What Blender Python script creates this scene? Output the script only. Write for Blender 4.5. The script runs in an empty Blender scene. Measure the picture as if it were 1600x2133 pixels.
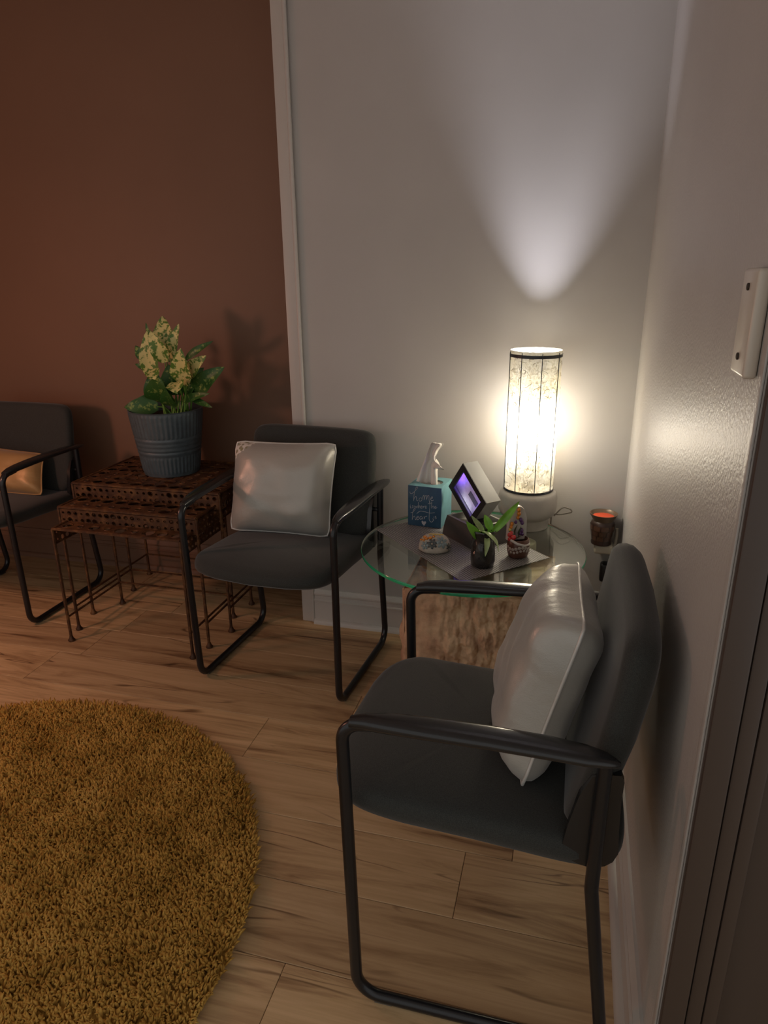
import bpy, bmesh, math, random
import numpy as np
from mathutils import Vector, Matrix, noise as mnoise

sc = bpy.context.scene
col = sc.collection
PI = math.pi
random.seed(7)

# ------------------------------------------------------------------ camera
TH, PSI, RO = .3344, .2665, .0109
F = Vector((-math.sin(PSI) * math.cos(TH), math.cos(PSI) * math.cos(TH), -math.sin(TH)))
R0 = Vector((math.cos(PSI), math.sin(PSI), 0))
D0 = F.cross(R0)
RR = R0 * math.cos(RO) + D0 * math.sin(RO)
DD = -R0 * math.sin(RO) + D0 * math.cos(RO)
cam = bpy.data.cameras.new('camera')
cam.sensor_fit = 'HORIZONTAL'
cam.sensor_width = 36.0
cam.lens = 1450.0 / 1600.0 * 36.0
cam.clip_start = 0.02
camo = bpy.data.objects.new('camera', cam)
col.objects.link(camo)
M = Matrix(((RR.x, -DD.x, -F.x, -.2007), (RR.y, -DD.y, -F.y, -2.4318), (RR.z, -DD.z, -F.z, 1.38), (0, 0, 0, 1)))
camo.matrix_world = M
sc.camera = camo

# ------------------------------------------------------------------ world, lights, exposure
w = bpy.data.worlds.new('world')
sc.world = w
w.use_nodes = True
w.node_tree.nodes['Background'].inputs[0].default_value = (1, .965, .93, 1)
w.node_tree.nodes['Background'].inputs[1].default_value = 0.38
sc.view_settings.view_transform = 'Standard'
sc.view_settings.look = 'None'
sc.view_settings.gamma = 1
sc.view_settings.exposure = 0.50
sc.view_settings.use_curve_mapping = False
sc.cycles.use_denoising = True
sc.cycles.adaptive_threshold = .035
sc.cycles.max_bounces = 6
sc.cycles.diffuse_bounces = 3
sc.cycles.glossy_bounces = 3
sc.cycles.transparent_max_bounces = 10
sc.cycles.sample_clamp_indirect = 4.0
sc.cycles.caustics_reflective = False
sc.cycles.caustics_refractive = False
BULB = 720.0            # radiance of the table lamp's bulb
# the room's second lamp, out of view to the left: a salmon glow at sitting height
ll = bpy.data.lights.new('salt_lamp_glow', 'POINT')
ll.energy = 8.6
ll.color = (1.0, .44, .30)
ll.shadow_soft_size = .07
llo = bpy.data.objects.new('salt_lamp_glow', ll)
llo.location = (-2.53, -.95, 1.09)
col.objects.link(llo)

# ------------------------------------------------------------------ materials
def mat(name):
    m = bpy.data.materials.new(name)
    m.use_nodes = True
    nt = m.node_tree
    return m, nt, nt.nodes['Principled BSDF']

def N(nt, t, **kw):
    n = nt.nodes.new(t)
    for k, v in kw.items():
        if k in n.inputs.keys():
            n.inputs[k].default_value = v
        else:
            setattr(n, k, v)
    return n

def L(nt, a, b):
    nt.links.new(a, b)

def ramp(nt, stops, interp='LINEAR'):
    r = nt.nodes.new('ShaderNodeValToRGB')
    r.color_ramp.interpolation = interp
    e = r.color_ramp.elements
    while len(e) < len(stops):
        e.new(.5)
    for i, (p, c) in enumerate(stops):
        e[i].position = p
        e[i].color = (c[0], c[1], c[2], 1) if len(c) == 3 else c
    return r

def coords(nt, out='Object', scale=(1, 1, 1), rand=False):
    tc = nt.nodes.new('ShaderNodeTexCoord')
    mp = nt.nodes.new('ShaderNodeMapping')
    mp.inputs['Scale'].default_value = scale
    L(nt, tc.outputs[out], mp.inputs['Vector'])
    if rand:
        oi = nt.nodes.new('ShaderNodeObjectInfo')
        mu = N(nt, 'ShaderNodeMath', operation='MULTIPLY')
        mu.inputs[1].default_value = 37.0
        L(nt, oi.outputs['Random'], mu.inputs[0])
        cx = nt.nodes.new('ShaderNodeCombineXYZ')
        for i in range(3):
            L(nt, mu.outputs[0], cx.inputs[i])
        L(nt, cx.outputs[0], mp.inputs['Location'])
    return mp.outputs['Vector']

def bump(nt, b, h, strength=.3, dist=.002):
    bn = N(nt, 'ShaderNodeBump')
    bn.inputs['Strength'].default_value = strength
    bn.inputs['Distance'].default_value = dist
    L(nt, h, bn.inputs['Height'])
    L(nt, bn.outputs[0], b.inputs['Normal'])

def simple(name, c, rough=.5, metal=0., spec=.5, nscale=None, nstr=.2, ndist=.001, var=0., coat=0., sheen=0.):
    m, nt, b = mat(name)
    b.inputs['Base Color'].default_value = (*c, 1)
    b.inputs['Roughness'].default_value = rough
    b.inputs['Metallic'].default_value = metal
    b.inputs['Specular IOR Level'].default_value = spec
    b.inputs['Coat Weight'].default_value = coat
    b.inputs['Sheen Weight'].default_value = sheen
    if nscale:
        v = coords(nt)
        n = N(nt, 'ShaderNodeTexNoise', Scale=nscale, Detail=4.0)
        L(nt, v, n.inputs['Vector'])
        bump(nt, b, n.outputs['Fac'], nstr, ndist)
        if var:
            r = ramp(nt, [(.3, [x * (1 - var) for x in c]), (.7, [min(1, x * (1 + var)) for x in c])])
            L(nt, n.outputs['Fac'], r.inputs[0])
            L(nt, r.outputs[0], b.inputs['Base Color'])
    return m

def wallpaint(name, c, rough, peel, pstr):
    m, nt, b = mat(name)
    v = coords(nt)
    n0 = N(nt, 'ShaderNodeTexNoise', Scale=2.2, Detail=3.0)
    L(nt, v, n0.inputs['Vector'])
    r = ramp(nt, [(.3, [x * .95 for x in c]), (.7, [x * 1.04 for x in c])])
    L(nt, n0.outputs['Fac'], r.inputs[0])
    L(nt, r.outputs[0], b.inputs['Base Color'])
    b.inputs['Roughness'].default_value = rough
    n = N(nt, 'ShaderNodeTexNoise', Scale=peel, Detail=2.0)
    L(nt, v, n.inputs['Vector'])
    bump(nt, b, n.outputs['Fac'], pstr, .0012)
    return m

M_wall = wallpaint('greige_wall_paint', (.455, .435, .41), .42, 130, .06)
M_wallR = wallpaint('semigloss_orange_peel_paint', (.455, .435, .41), .42, 150, .85)
M_brown = wallpaint('tan_wall_paint', (.205, .112, .068), .6, 130, .06)
M_trim = simple('white_trim_paint', (.54, .51, .47), .38, nscale=40, nstr=.03)
M_door = simple('brown_door_paint', (.062, .045, .037), .45, nscale=90, nstr=.1)
M_ceil = simple('ceiling_paint', (.76, .74, .72), .8)

def wood():
    m, nt, b = mat('oak_laminate')
    v = coords(nt, 'Object', (1.0, 9.0, 1.0), rand=True)
    n1 = N(nt, 'ShaderNodeTexNoise', Scale=1.6, Detail=6.0, Roughness=.62, Distortion=1.1)
    L(nt, v, n1.inputs['Vector'])
    v2 = coords(nt, 'Object', (2.0, 90.0, 1.0), rand=True)
    n2 = N(nt, 'ShaderNodeTexNoise', Scale=1.5, Detail=3.0)
    L(nt, v2, n2.inputs['Vector'])
    r1 = ramp(nt, [(.30, (.22, .13, .065)), (.385, (.44, .29, .155)), (.5, (.62, .44, .245)), (.72, (.74, .54, .32))])
    L(nt, n1.outputs['Fac'], r1.inputs[0])
    mx = N(nt, 'ShaderNodeMix', data_type='RGBA', blend_type='MULTIPLY')
    mx.inputs['Factor'].default_value = .45
    r2 = ramp(nt, [(.3, (.74, .70, .66)), (.65, (1, 1, 1))])
    L(nt, n2.outputs['Fac'], r2.inputs[0])
    L(nt, r1.outputs[0], mx.inputs[6])
    L(nt, r2.outputs[0], mx.inputs[7])
    oi = nt.nodes.new('ShaderNodeObjectInfo')
    rt = ramp(nt, [(0, (.82, .79, .76)), (.5, (1, .98, .95)), (1, (1.12, 1.1, 1.04))])
    L(nt, oi.outputs['Random'], rt.inputs[0])
    m2 = N(nt, 'ShaderNodeMix', data_type='RGBA', blend_type='MULTIPLY')
    m2.inputs['Factor'].default_value = 1
    L(nt, mx.outputs[2], m2.inputs[6])
    L(nt, rt.outputs[0], m2.inputs[7])
    # thin dark cracks that follow the grain
    v3 = coords(nt, 'Object', (.9, 7.5, 1.0), rand=True)
    n3 = N(nt, 'ShaderNodeTexNoise', Scale=1.3, Detail=2.0, Distortion=.8)
    L(nt, v3, n3.inputs['Vector'])
    r3 = ramp(nt, [(.485, (1, 1, 1)), (.497, (.38, .33, .3)), (.503, (.38, .33, .3)), (.515, (1, 1, 1))])
    L(nt, n3.outputs['Fac'], r3.inputs[0])
    n4 = N(nt, 'ShaderNodeTexNoise', Scale=2.1, Detail=1.0)
    L(nt, v, n4.inputs['Vector'])
    r4 = ramp(nt, [(.5, (0, 0, 0)), (.62, (1, 1, 1))])
    L(nt, n4.outputs['Fac'], r4.inputs[0])
    m3 = N(nt, 'ShaderNodeMix', data_type='RGBA', blend_type='MULTIPLY')
    L(nt, r4.outputs[0], m3.inputs['Factor'])
    L(nt, m2.outputs[2], m3.inputs[6])
    L(nt, r3.outputs[0], m3.inputs[7])
    L(nt, m3.outputs[2], b.inputs['Base Color'])
    b.inputs['Roughness'].default_value = .46
    b.inputs['Specular IOR Level'].default_value = .35
    bump(nt, b, n2.outputs['Fac'], .12, .0006)
    return m
M_wood = wood()
M_sub = simple('dark_floor_joint', (.05, .03, .02), .8)

def fabric(name, c, rough=.8, sheen=.22):
    m, nt, b = mat(name)
    v = coords(nt)
    n = N(nt, 'ShaderNodeTexNoise', Scale=650.0, Detail=2.0)
    L(nt, v, n.inputs['Vector'])
    r = ramp(nt, [(.35, [x * .75 for x in c]), (.65, [x * 1.25 for x in c])])
    L(nt, n.outputs['Fac'], r.inputs[0])
    L(nt, r.outputs[0], b.inputs['Base Color'])
    b.inputs['Roughness'].default_value = rough
    b.inputs['Sheen Weight'].default_value = sheen
    b.inputs['Sheen Roughness'].default_value = .45
    b.inputs['Specular IOR Level'].default_value = .25
    bump(nt, b, n.outputs['Fac'], .25, .0006)
    return m
M_fab = fabric('charcoal_upholstery', (.035, .038, .035))
M_black = simple('black_enamel_tube', (.010, .011, .013), .28, spec=.5)
M_arm = simple('black_plastic_armrest', (.018, .019, .02), .20, spec=.5, nscale=160, nstr=.05)
M_glide = simple('grey_glide', (.12, .11, .1), .6)

def satin(name, c, rough=.34):
    m, nt, b = mat(name)
    v = coords(nt, 'Object', (1, 1, 1))
    n = N(nt, 'ShaderNodeTexNoise', Scale=14.0, Detail=3.0, Distortion=.6)
    L(nt, v, n.inputs['Vector'])
    b.inputs['Base Color'].default_value = (*c, 1)
    b.inputs['Roughness'].default_value = rough
    b.inputs['Metallic'].default_value = .2
    b.inputs['Sheen Weight'].default_value = .25
    v2 = coords(nt, 'Object', (260, 260, 900))
    n2 = N(nt, 'ShaderNodeTexNoise', Scale=1.0, Detail=1.0)
    L(nt, v2, n2.inputs['Vector'])
    ad = N(nt, 'ShaderNodeMath', operation='MULTIPLY_ADD')
    ad.inputs[1].default_value = .12
    L(nt, n2.outputs['Fac'], ad.inputs[0])
    L(nt, n.outputs['Fac'], ad.inputs[2])
    bump(nt, b, ad.outputs[0], .35, .006)
    return m
M_satin = satin('silver_satin', (.42, .41, .37))
M_satin2 = satin('golden_satin', (.42, .26, .10), .42)
M_pipe = satin('silver_piping', (.58, .57, .53), .3)

def patchmat():
    m, nt, b = mat('printed_corner_cloth')
    v = coords(nt)
    n = N(nt, 'ShaderNodeTexVoronoi', Scale=55.0)
    L(nt, v, n.inputs['Vector'])
    r = ramp(nt, [(.0, (.32, .26, .08)), (.35, (.3, .3, .22)), (.5, (.75, .72, .66)), (1, (.8, .78, .72))])
    L(nt, n.outputs['Distance'], r.inputs[0])
    L(nt, r.outputs[0], b.inputs['Base Color'])
    b.inputs['Roughness'].default_value = .5
    return m
M_patch = patchmat()

def rust(name, c1, c2, c3):
    m, nt, b = mat(name)
    v = coords(nt)
    n = N(nt, 'ShaderNodeTexNoise', Scale=26.0, Detail=6.0, Roughness=.7)
    L(nt, v, n.inputs['Vector'])
    r = ramp(nt, [(.3, c1), (.5, c2), (.68, c3)])
    L(nt, n.outputs['Fac'], r.inputs[0])
    L(nt, r.outputs[0], b.inputs['Base Color'])
    b.inputs['Roughness'].default_value = .55
    b.inputs['Metallic'].default_value = .35
    bump(nt, b, n.outputs['Fac'], .5, .002)
    return m
M_rust = rust('rusty_iron', (.032, .014, .008), (.095, .042, .017), (.22, .105, .036))

def rugmat():
    m, nt, b = mat('mustard_shag')
    v = coords(nt)
    n = N(nt, 'ShaderNodeTexNoise', Scale=9.0, Detail=5.0, Roughness=.6)
    L(nt, v, n.inputs['Vector'])
    r = ramp(nt, [(.3, (.38, .21, .04)), (.55, (.60, .36, .085)), (.75, (.72, .46, .13))])
    L(nt, n.outputs['Fac'], r.inputs[0])
    L(nt, r.outputs[0], b.inputs['Base Color'])
    b.inputs['Roughness'].default_value = .9
    b.inputs['Specular IOR Level'].default_value = .1
    return m
M_rug = rugmat()

def glassmat():
    m, nt, b = mat('clear_table_glass')
    nt.nodes.remove(b)
    out = nt.nodes['Material Output']
    tr = N(nt, 'ShaderNodeBsdfTransparent', Color=(.93, .97, .94, 1))
    gl = N(nt, 'ShaderNodeBsdfGlossy', Color=(1, 1, 1, 1), Roughness=.0)
    # same air-to-glass reflectance on either face of the sheet
    fr = N(nt, 'ShaderNodeFresnel', IOR=1.5)
    ge = nt.nodes.new('ShaderNodeNewGeometry')
    io = N(nt, 'ShaderNodeMath', operation='MULTIPLY_ADD')
    io.inputs[1].default_value = 1 / 1.5 - 1.5
    io.inputs[2].default_value = 1.5
    L(nt, ge.outputs['Backfacing'], io.inputs[0])
    L(nt, io.outputs[0], fr.inputs['IOR'])
    mx = nt.nodes.new('ShaderNodeMixShader')
    L(nt, fr.outputs[0], mx.inputs[0])
    L(nt, tr.outputs[0], mx.inputs[1])
    L(nt, gl.outputs[0], mx.inputs[2])
    L(nt, mx.outputs[0], out.inputs[0])
    return m
M_glass = glassmat()

def edgemat():
    m, nt, b = mat('green_glass_edge')
    nt.nodes.remove(b)
    out = nt.nodes['Material Output']
    tl = N(nt, 'ShaderNodeBsdfTranslucent', Color=(.05, .62, .30, 1))
    df = N(nt, 'ShaderNodeBsdfDiffuse', Color=(.02, .36, .17, 1))
    gl = N(nt, 'ShaderNodeBsdfGlossy', Color=(1, 1, 1, 1), Roughness=.1)
    m1 = nt.nodes.new('ShaderNodeMixShader')
    m1.inputs[0].default_value = .5
    L(nt, tl.outputs[0], m1.inputs[1])
    L(nt, df.outputs[0], m1.inputs[2])
    fr = N(nt, 'ShaderNodeFresnel', IOR=1.5)
    m2 = nt.nodes.new('ShaderNodeMixShader')
    L(nt, fr.outputs[0], m2.inputs[0])
    L(nt, m1.outputs[0], m2.inputs[1])
    L(nt, gl.outputs[0], m2.inputs[2])
    L(nt, m2.outputs[0], out.inputs[0])
    return m
M_edge = edgemat()

def stonemat():
    m, nt, b = mat('chiselled_limestone')
    v = coords(nt)
    n = N(nt, 'ShaderNodeTexNoise', Scale=11.0, Detail=8.0, Roughness=.65)
    L(nt, v, n.inputs['Vector'])
    r = ramp(nt, [(.3, (.34, .20, .12)), (.5, (.58, .40, .25)), (.7, (.74, .57, .36))])
    L(nt, n.outputs['Fac'], r.inputs[0])
    # the stone is pinker towards its left end
    sx = nt.nodes.new('ShaderNodeSeparateXYZ')
    L(nt, v, sx.inputs[0])
    mr = N(nt, 'ShaderNodeMapRange')
    mr.inputs['From Min'].default_value = -.16
    mr.inputs['From Max'].default_value = -.02
    mr.inputs['To Min'].default_value = 1
    mr.inputs['To Max'].default_value = 0
    L(nt, sx.outputs['X'], mr.inputs['Value'])
    mxp = N(nt, 'ShaderNodeMix', data_type='RGBA', blend_type='MULTIPLY')
    mxp.inputs[7].default_value = (.86, .72, .70, 1)
    L(nt, mr.outputs[0], mxp.inputs['Factor'])
    L(nt, r.outputs[0], mxp.inputs[6])
    L(nt, mxp.outputs[2], b.inputs['Base Color'])
    b.inputs['Roughness'].default_value = .9
    n2 = N(nt, 'ShaderNodeTexNoise', Scale=90.0, Detail=4.0)
    L(nt, v, n2.inputs['Vector'])
    bump(nt, b, n2.outputs['Fac'], .5, .003)
    return m
M_stone = stonemat()

def matmat():
    m, nt, b = mat('woven_vinyl')
    v = coords(nt)
    ck = N(nt, 'ShaderNodeTexBrick')
    ck.offset = .5
    ck.inputs['Color1'].default_value = (.46, .45, .42, 1)
    ck.inputs['Color2'].default_value = (.38, .37, .35, 1)
    ck.inputs['Mortar'].default_value = (.10, .10, .10, 1)
    ck.inputs['Scale'].default_value = 1.0
    ck.inputs['Mortar Size'].default_value = .0016
    ck.inputs['Brick Width'].default_value = .0075
    ck.inputs['Row Height'].default_value = .0088
    L(nt, v, ck.inputs['Vector'])
    L(nt, ck.outputs['Color'], b.inputs['Base Color'])
    b.inputs['Roughness'].default_value = .5
    bump(nt, b, ck.outputs['Fac'], -.6, .0008)
    return m
M_mat = matmat()

def leafmat(name, base, pale, dens):
    m, nt, b = mat(name)
    tc = nt.nodes.new('ShaderNodeTexCoord')
    sp = nt.nodes.new('ShaderNodeSeparateXYZ')
    L(nt, tc.outputs['UV'], sp.inputs[0])
    # distance from the margin: 0 in the middle, 1 at the edge
    a = N(nt, 'ShaderNodeMath', operation='SUBTRACT')
    a.inputs[1].default_value = .5
    L(nt, sp.outputs['X'], a.inputs[0])
    ab = N(nt, 'ShaderNodeMath', operation='ABSOLUTE')
    L(nt, a.outputs[0], ab.inputs[0])
    v = coords(nt, 'Object', (1, 1, 1), rand=True)
    n = N(nt, 'ShaderNodeTexNoise', Scale=62.0, Detail=2.5, Roughness=.6)
    L(nt, v, n.inputs['Vector'])
    s = N(nt, 'ShaderNodeMath', operation='MULTIPLY_ADD')
    s.inputs[1].default_value = -.28
    L(nt, ab.outputs[0], s.inputs[0])
    L(nt, n.outputs['Fac'], s.inputs[2])
    r = ramp(nt, [(dens, base), (dens + .09, pale)])
    L(nt, s.outputs[0], r.inputs[0])
    L(nt, r.outputs[0], b.inputs['Base Color'])
    b.inputs['Roughness'].default_value = .42
    b.inputs['Specular IOR Level'].default_value = .4
    return m
M_leafp = leafmat('variegated_leaf', (.10, .20, .03), (.66, .60, .24), .36)
M_leafd = leafmat('green_leaf', (.035, .11, .02), (.22, .30, .07), .50)
M_stem = simple('green_stem', (.14, .30, .05), .5)
M_aloe = simple('fresh_green_leaf', (.20, .48, .05), .4, nscale=30, nstr=.1, var=.3)
M_aloe2 = simple('pale_green_leaf', (.42, .55, .25), .45, nscale=30, nstr=.1, var=.25)
M_soil = simple('potting_soil', (.02, .014, .01), .95, nscale=80, nstr=1, ndist=.006)
M_pot = simple('slate_blue_pot', (.085, .115, .13), .45, metal=.2, nscale=50, nstr=.08, var=.12)

def papermat():
    m, nt, b = mat('fibre_paper_shade')
    nt.nodes.remove(b)
    out = nt.nodes['Material Output']
    v = coords(nt)
    n = N(nt, 'ShaderNodeTexNoise', Scale=30.0, Detail=2.0, Distortion=3.5)
    L(nt, v, n.inputs['Vector'])
    n2 = N(nt, 'ShaderNodeTexNoise', Scale=47.0, Detail=2.0, Distortion=4.5)
    L(nt, v, n2.inputs['Vector'])
    r1 = ramp(nt, [(.462, (1, 1, 1)), (.490, (.26, .21, .12)), (.510, (.26, .21, .12)), (.538, (1, 1, 1))])
    L(nt, n.outputs['Fac'], r1.inputs[0])
    r2 = ramp(nt, [(.468, (1, 1, 1)), (.493, (.36, .29, .17)), (.507, (.36, .29, .17)), (.532, (1, 1, 1))])
    L(nt, n2.outputs['Fac'], r2.inputs[0])
    n3 = N(nt, 'ShaderNodeTexNoise', Scale=9.0, Detail=4.0)
    L(nt, v, n3.inputs['Vector'])
    r3 = ramp(nt, [(.35, (.80, .70, .46)), (.65, (.90, .87, .73))])
    L(nt, n3.outputs['Fac'], r3.inputs[0])
    ma = N(nt, 'ShaderNodeMix', data_type='RGBA', blend_type='MULTIPLY')
    ma.inputs['Factor'].default_value = 1
    L(nt, r1.outputs[0], ma.inputs[6])
    L(nt, r2.outputs[0], ma.inputs[7])
    mb = N(nt, 'ShaderNodeMix', data_type='RGBA', blend_type='MULTIPLY')
    mb.inputs['Factor'].default_value = 1
    L(nt, ma.outputs[2], mb.inputs[6])
    L(nt, r3.outputs[0], mb.inputs[7])
    tl = N(nt, 'ShaderNodeBsdfTranslucent')
    L(nt, mb.outputs[2], tl.inputs[0])
    df = N(nt, 'ShaderNodeBsdfDiffuse', Color=(.34, .32, .25, 1))
    tr = N(nt, 'ShaderNodeBsdfTransparent')
    L(nt, mb.outputs[2], tr.inputs[0])
    m1 = nt.nodes.new('ShaderNodeMixShader')
    m1.inputs[0].default_value = .968
    L(nt, tl.outputs[0], m1.inputs[1])
    L(nt, df.outputs[0], m1.inputs[2])
    m2 = nt.nodes.new('ShaderNodeMixShader')
    m2.inputs[0].default_value = .095
    L(nt, m1.outputs[0], m2.inputs[1])
    L(nt, tr.outputs[0], m2.inputs[2])
    L(nt, m2.outputs[0], out.inputs[0])
    return m
M_paper = papermat()

def emit(name, c, s):
    m, nt, b = mat(name)
    b.inputs['Base Color'].default_value = (.8, .8, .8, 1)
    b.inputs['Emission Color'].default_value = (*c, 1)
    b.inputs['Emission Strength'].default_value = s
    return m
M_bulb = emit('lit_bulb', (.91, .90, 1.0), BULB)
M_fibre = simple('brown_plant_fibre', (.10, .075, .035), .8)
M_led = emit('violet_led', (.22, .10, 1.0), 26.0)
M_ledw = emit('cool_white_led', (.8, .78, 1.0), 7.0)
M_ceramic = simple('grey_glazed_ceramic', (.44, .42, .38), .45, nscale=30, nstr=.04, var=.06)
M_metal = simple('dark_lamp_wire', (.05, .055, .06), .4, metal=.6)
M_cord = simple('grey_cord', (.22, .20, .17), .5)
M_boxf = simple('navy_carton', (.022, .075, .135), .55, nscale=35, nstr=.05, var=.12)
M_boxs = simple('aqua_carton', (.16, .36, .40), .55, nscale=35, nstr=.05, var=.08)
M_print = simple('pale_grey_print', (.42, .44, .46), .6)
M_tissue = simple('white_tissue', (.80, .76, .70), .85, nscale=60, nstr=.2)
M_film = simple('clear_film', (.45, .45, .42), .25)
M_basin = simple('charcoal_resin', (.06, .053, .048), .5, nscale=120, nstr=.08)
M_basintop = simple('grey_resin', (.26, .25, .22), .5)
M_frame = simple('black_frame', (.012, .012, .013), .45)
M_frames = simple('grey_frame_shell', (.30, .30, .285), .42)
M_slate = simple('pale_slate', (.66, .64, .62), .6, nscale=60, nstr=.5, ndist=.003, var=.12)
M_dslate = simple('dark_slate', (.10, .095, .10), .6, nscale=60, nstr=.4)
M_rock = simple('cream_river_stone', (.50, .44, .36), .6, nscale=25, nstr=.2, var=.12)
M_petal = simple('blue_grey_petal', (.24, .30, .31), .45)
M_petald = simple('charcoal_petal', (.07, .08, .08), .4)
M_orange = simple('amber_gem', (.70, .24, .02), .12, coat=.6)
M_yellow = simple('yellow_bead', (.75, .55, .12), .25, coat=.5)
M_purple = simple('purple_gem', (.10, .03, .16), .1, coat=.8)
M_red = simple('red_gem', (.62, .03, .03), .12, coat=.8)
M_white = simple('white_glaze', (.62, .59, .55), .3, nscale=30, nstr=.05)
M_brownp = simple('brown_glaze', (.11, .045, .028), .35, nscale=40, nstr=.15, var=.2)
M_dgreen = simple('dark_green_leaf_paint', (.06, .08, .04), .4)
M_dots = simple('grey_dot_paint', (.40, .36, .32), .5)
M_jar = simple('black_glazed_pottery', (.018, .016, .015), .2, nscale=70, nstr=.5, ndist=.003, coat=.4)
M_warm = simple('brown_mosaic_glass', (.085, .040, .024), .22, coat=.5)
M_warmd = simple('dark_mosaic_grout', (.035, .016, .011), .35)
M_rim = simple('bronze_rim', (.16, .11, .07), .35, metal=.3)
M_wax = simple('red_wax', (.80, .10, .035), .4)
M_ivory = simple('ivory_plastic', (.55, .50, .40), .35)
M_plugb = simple('black_plastic', (.012, .012, .012), .4)
M_plate = simple('beige_plastic', (.60, .55, .47), .3)
M_hole = simple('dark_screw', (.04, .03, .02), .6)
M_bump = simple('frosted_bumper', (.50, .44, .33), .35)

# ------------------------------------------------------------------ geometry helpers
class MB:
    def __init__(s):
        s.v = []; s.f = []; s.m = []; s.uv = None
    def add(s, V, Fc, mi=0):
        o = len(s.v)
        s.v += [tuple(p) for p in V]
        s.f += [tuple(i + o for i in f) for f in Fc]
        s.m += [mi] * len(Fc)
        return s
    def xf(s, M):
        s.v = [tuple(M @ Vector(p)) for p in s.v]
        return s
    def shift(s, d):
        s.v = [(p[0] + d[0], p[1] + d[1], p[2] + d[2]) for p in s.v]
        return s
    def build(s, name, mats, parent=None, smooth=35):
        me = bpy.data.meshes.new(name)
        me.from_pydata(s.v, [], s.f)
        if not isinstance(mats, (list, tuple)):
            mats = [mats]
        for m in mats:
            me.materials.append(m)
        if len(mats) > 1:
            me.polygons.foreach_set('material_index', s.m)
        if s.uv is not None:
            ul = me.uv_layers.new(name='UVMap')
            for lp in me.loops:
                ul.data[lp.index].uv = s.uv[lp.vertex_index]
        me.update()
        bm = bmesh.new(); bm.from_mesh(me)
        bmesh.ops.recalc_face_normals(bm, faces=bm.faces)
        bm.to_mesh(me); bm.free()
        if smooth:
            me.polygons.foreach_set('use_smooth', [True] * len(me.polygons))
            me.set_sharp_from_angle(angle=math.radians(smooth))
        o = bpy.data.objects.new(name, me)
        col.objects.link(o)
        o.parent = parent
        return o

def box(x0, x1, y0, y1, z0, z1):
    V = [(x, y, z) for z in (z0, z1) for y in (y0, y1) for x in (x0, x1)]
    return V, [(0, 2, 3, 1), (4, 5, 7, 6), (0, 1, 5, 4), (2, 6, 7, 3), (0, 4, 6, 2), (1, 3, 7, 5)]

def rbox(x0, x1, y0, y1, z0, z1, r=.004, seg=2):
    bm = bmesh.new()
    V, Fc = box(x0, x1, y0, y1, z0, z1)
    vs = [bm.verts.new(p) for p in V]
    for f in Fc:
        bm.faces.new([vs[i] for i in f])
    bmesh.ops.bevel(bm, geom=bm.edges[:], offset=r, segments=seg, profile=.5, affect='EDGES')
    bm.verts.index_update()
    out = [tuple(v.co) for v in bm.verts], [tuple(v.index for v in f.verts) for f in bm.faces]
    bm.free()
    return out

def loft(rings, cap0=True, cap1=True, closed=True):
    n = len(rings[0]); V = []; Fc = []
    for r in rings:
        V += [tuple(p) for p in r]
    for i in range(len(rings) - 1):
        for j in range(n if closed else n - 1):
            k = (j + 1) % n
            Fc.append((i * n + j, i * n + k, (i + 1) * n + k, (i + 1) * n + j))
    if cap0:
        Fc.append(tuple(range(n - 1, -1, -1)))
    if cap1:
        o = (len(rings) - 1) * n
        Fc.append(tuple(range(o, o + n)))
    return V, Fc

def lathe(prof, n=32, c=(0, 0, 0), cap0=True, cap1=True):
    rings = [[(c[0] + r * math.cos(2 * PI * k / n), c[1] + r * math.sin(2 * PI * k / n), c[2] + z) for k in range(n)] for r, z in prof]
    return loft(rings, cap0, cap1)

def fillet(P, r, seg=7):
    P = [Vector(p) for p in P]
    if not isinstance(r, (list, tuple)):
        r = [r] * len(P)
    out = [P[0]]
    for i in range(1, len(P) - 1):
        a = (P[i - 1] - P[i]); b = (P[i + 1] - P[i])
        la, lb = a.length, b.length
        a.normalize(); b.normalize()
        ang = a.angle(b)
        if PI - ang < .02 or r[i] <= 0:
            out.append(P[i]); continue
        d = min(r[i] / math.tan(ang / 2), la * .49, lb * .49)
        rr = d * math.tan(ang / 2)
        c = P[i] + (a + b).normalized() * (rr / math.sin(ang / 2))
        p0 = P[i] + a * d - c
        p1 = P[i] + b * d - c
        tot = p0.angle(p1)
        for k in range(seg + 1):
            t = k / seg
            out.append(c + (p0 * math.sin((1 - t) * tot) + p1 * math.sin(t * tot)) / math.sin(tot))
    out.append(P[-1])
    return out

def tube(P, r, n=10, caps=True, closed=False, flat=None, up=None):
    P = [Vector(p) for p in P]
    m = len(P)
    T = []
    for i in range(m):
        if closed:
            t = P[(i + 1) % m] - P[i - 1]
        else:
            t = P[min(i + 1, m - 1)] - P[max(i - 1, 0)]
        T.append(t.normalized())
    u = Vector(up) if up else Vector((0, 0, 1))
    if abs(T[0].dot(u)) > .95:
        u = Vector((1, 0, 0))
    nrm = (u - T[0] * u.dot(T[0])).normalized()
    rings = []
    for i in range(m):
        nrm = (nrm - T[i] * nrm.dot(T[i]))
        nrm = nrm.normalized() if nrm.length > 1e-6 else T[i].orthogonal().normalized()
        b = T[i].cross(nrm)
        ri = r[i] if isinstance(r, (list, tuple)) else r
        fn, fb = (1, 1) if flat is None else flat
        rings.append([P[i] + nrm * (ri * fn * math.cos(2 * PI * k / n)) + b * (ri * fb * math.sin(2 * PI * k / n)) for k in range(n)])
    if closed:
        rings.append(rings[0])
    return loft(rings, caps and not closed, caps and not closed)

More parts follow.
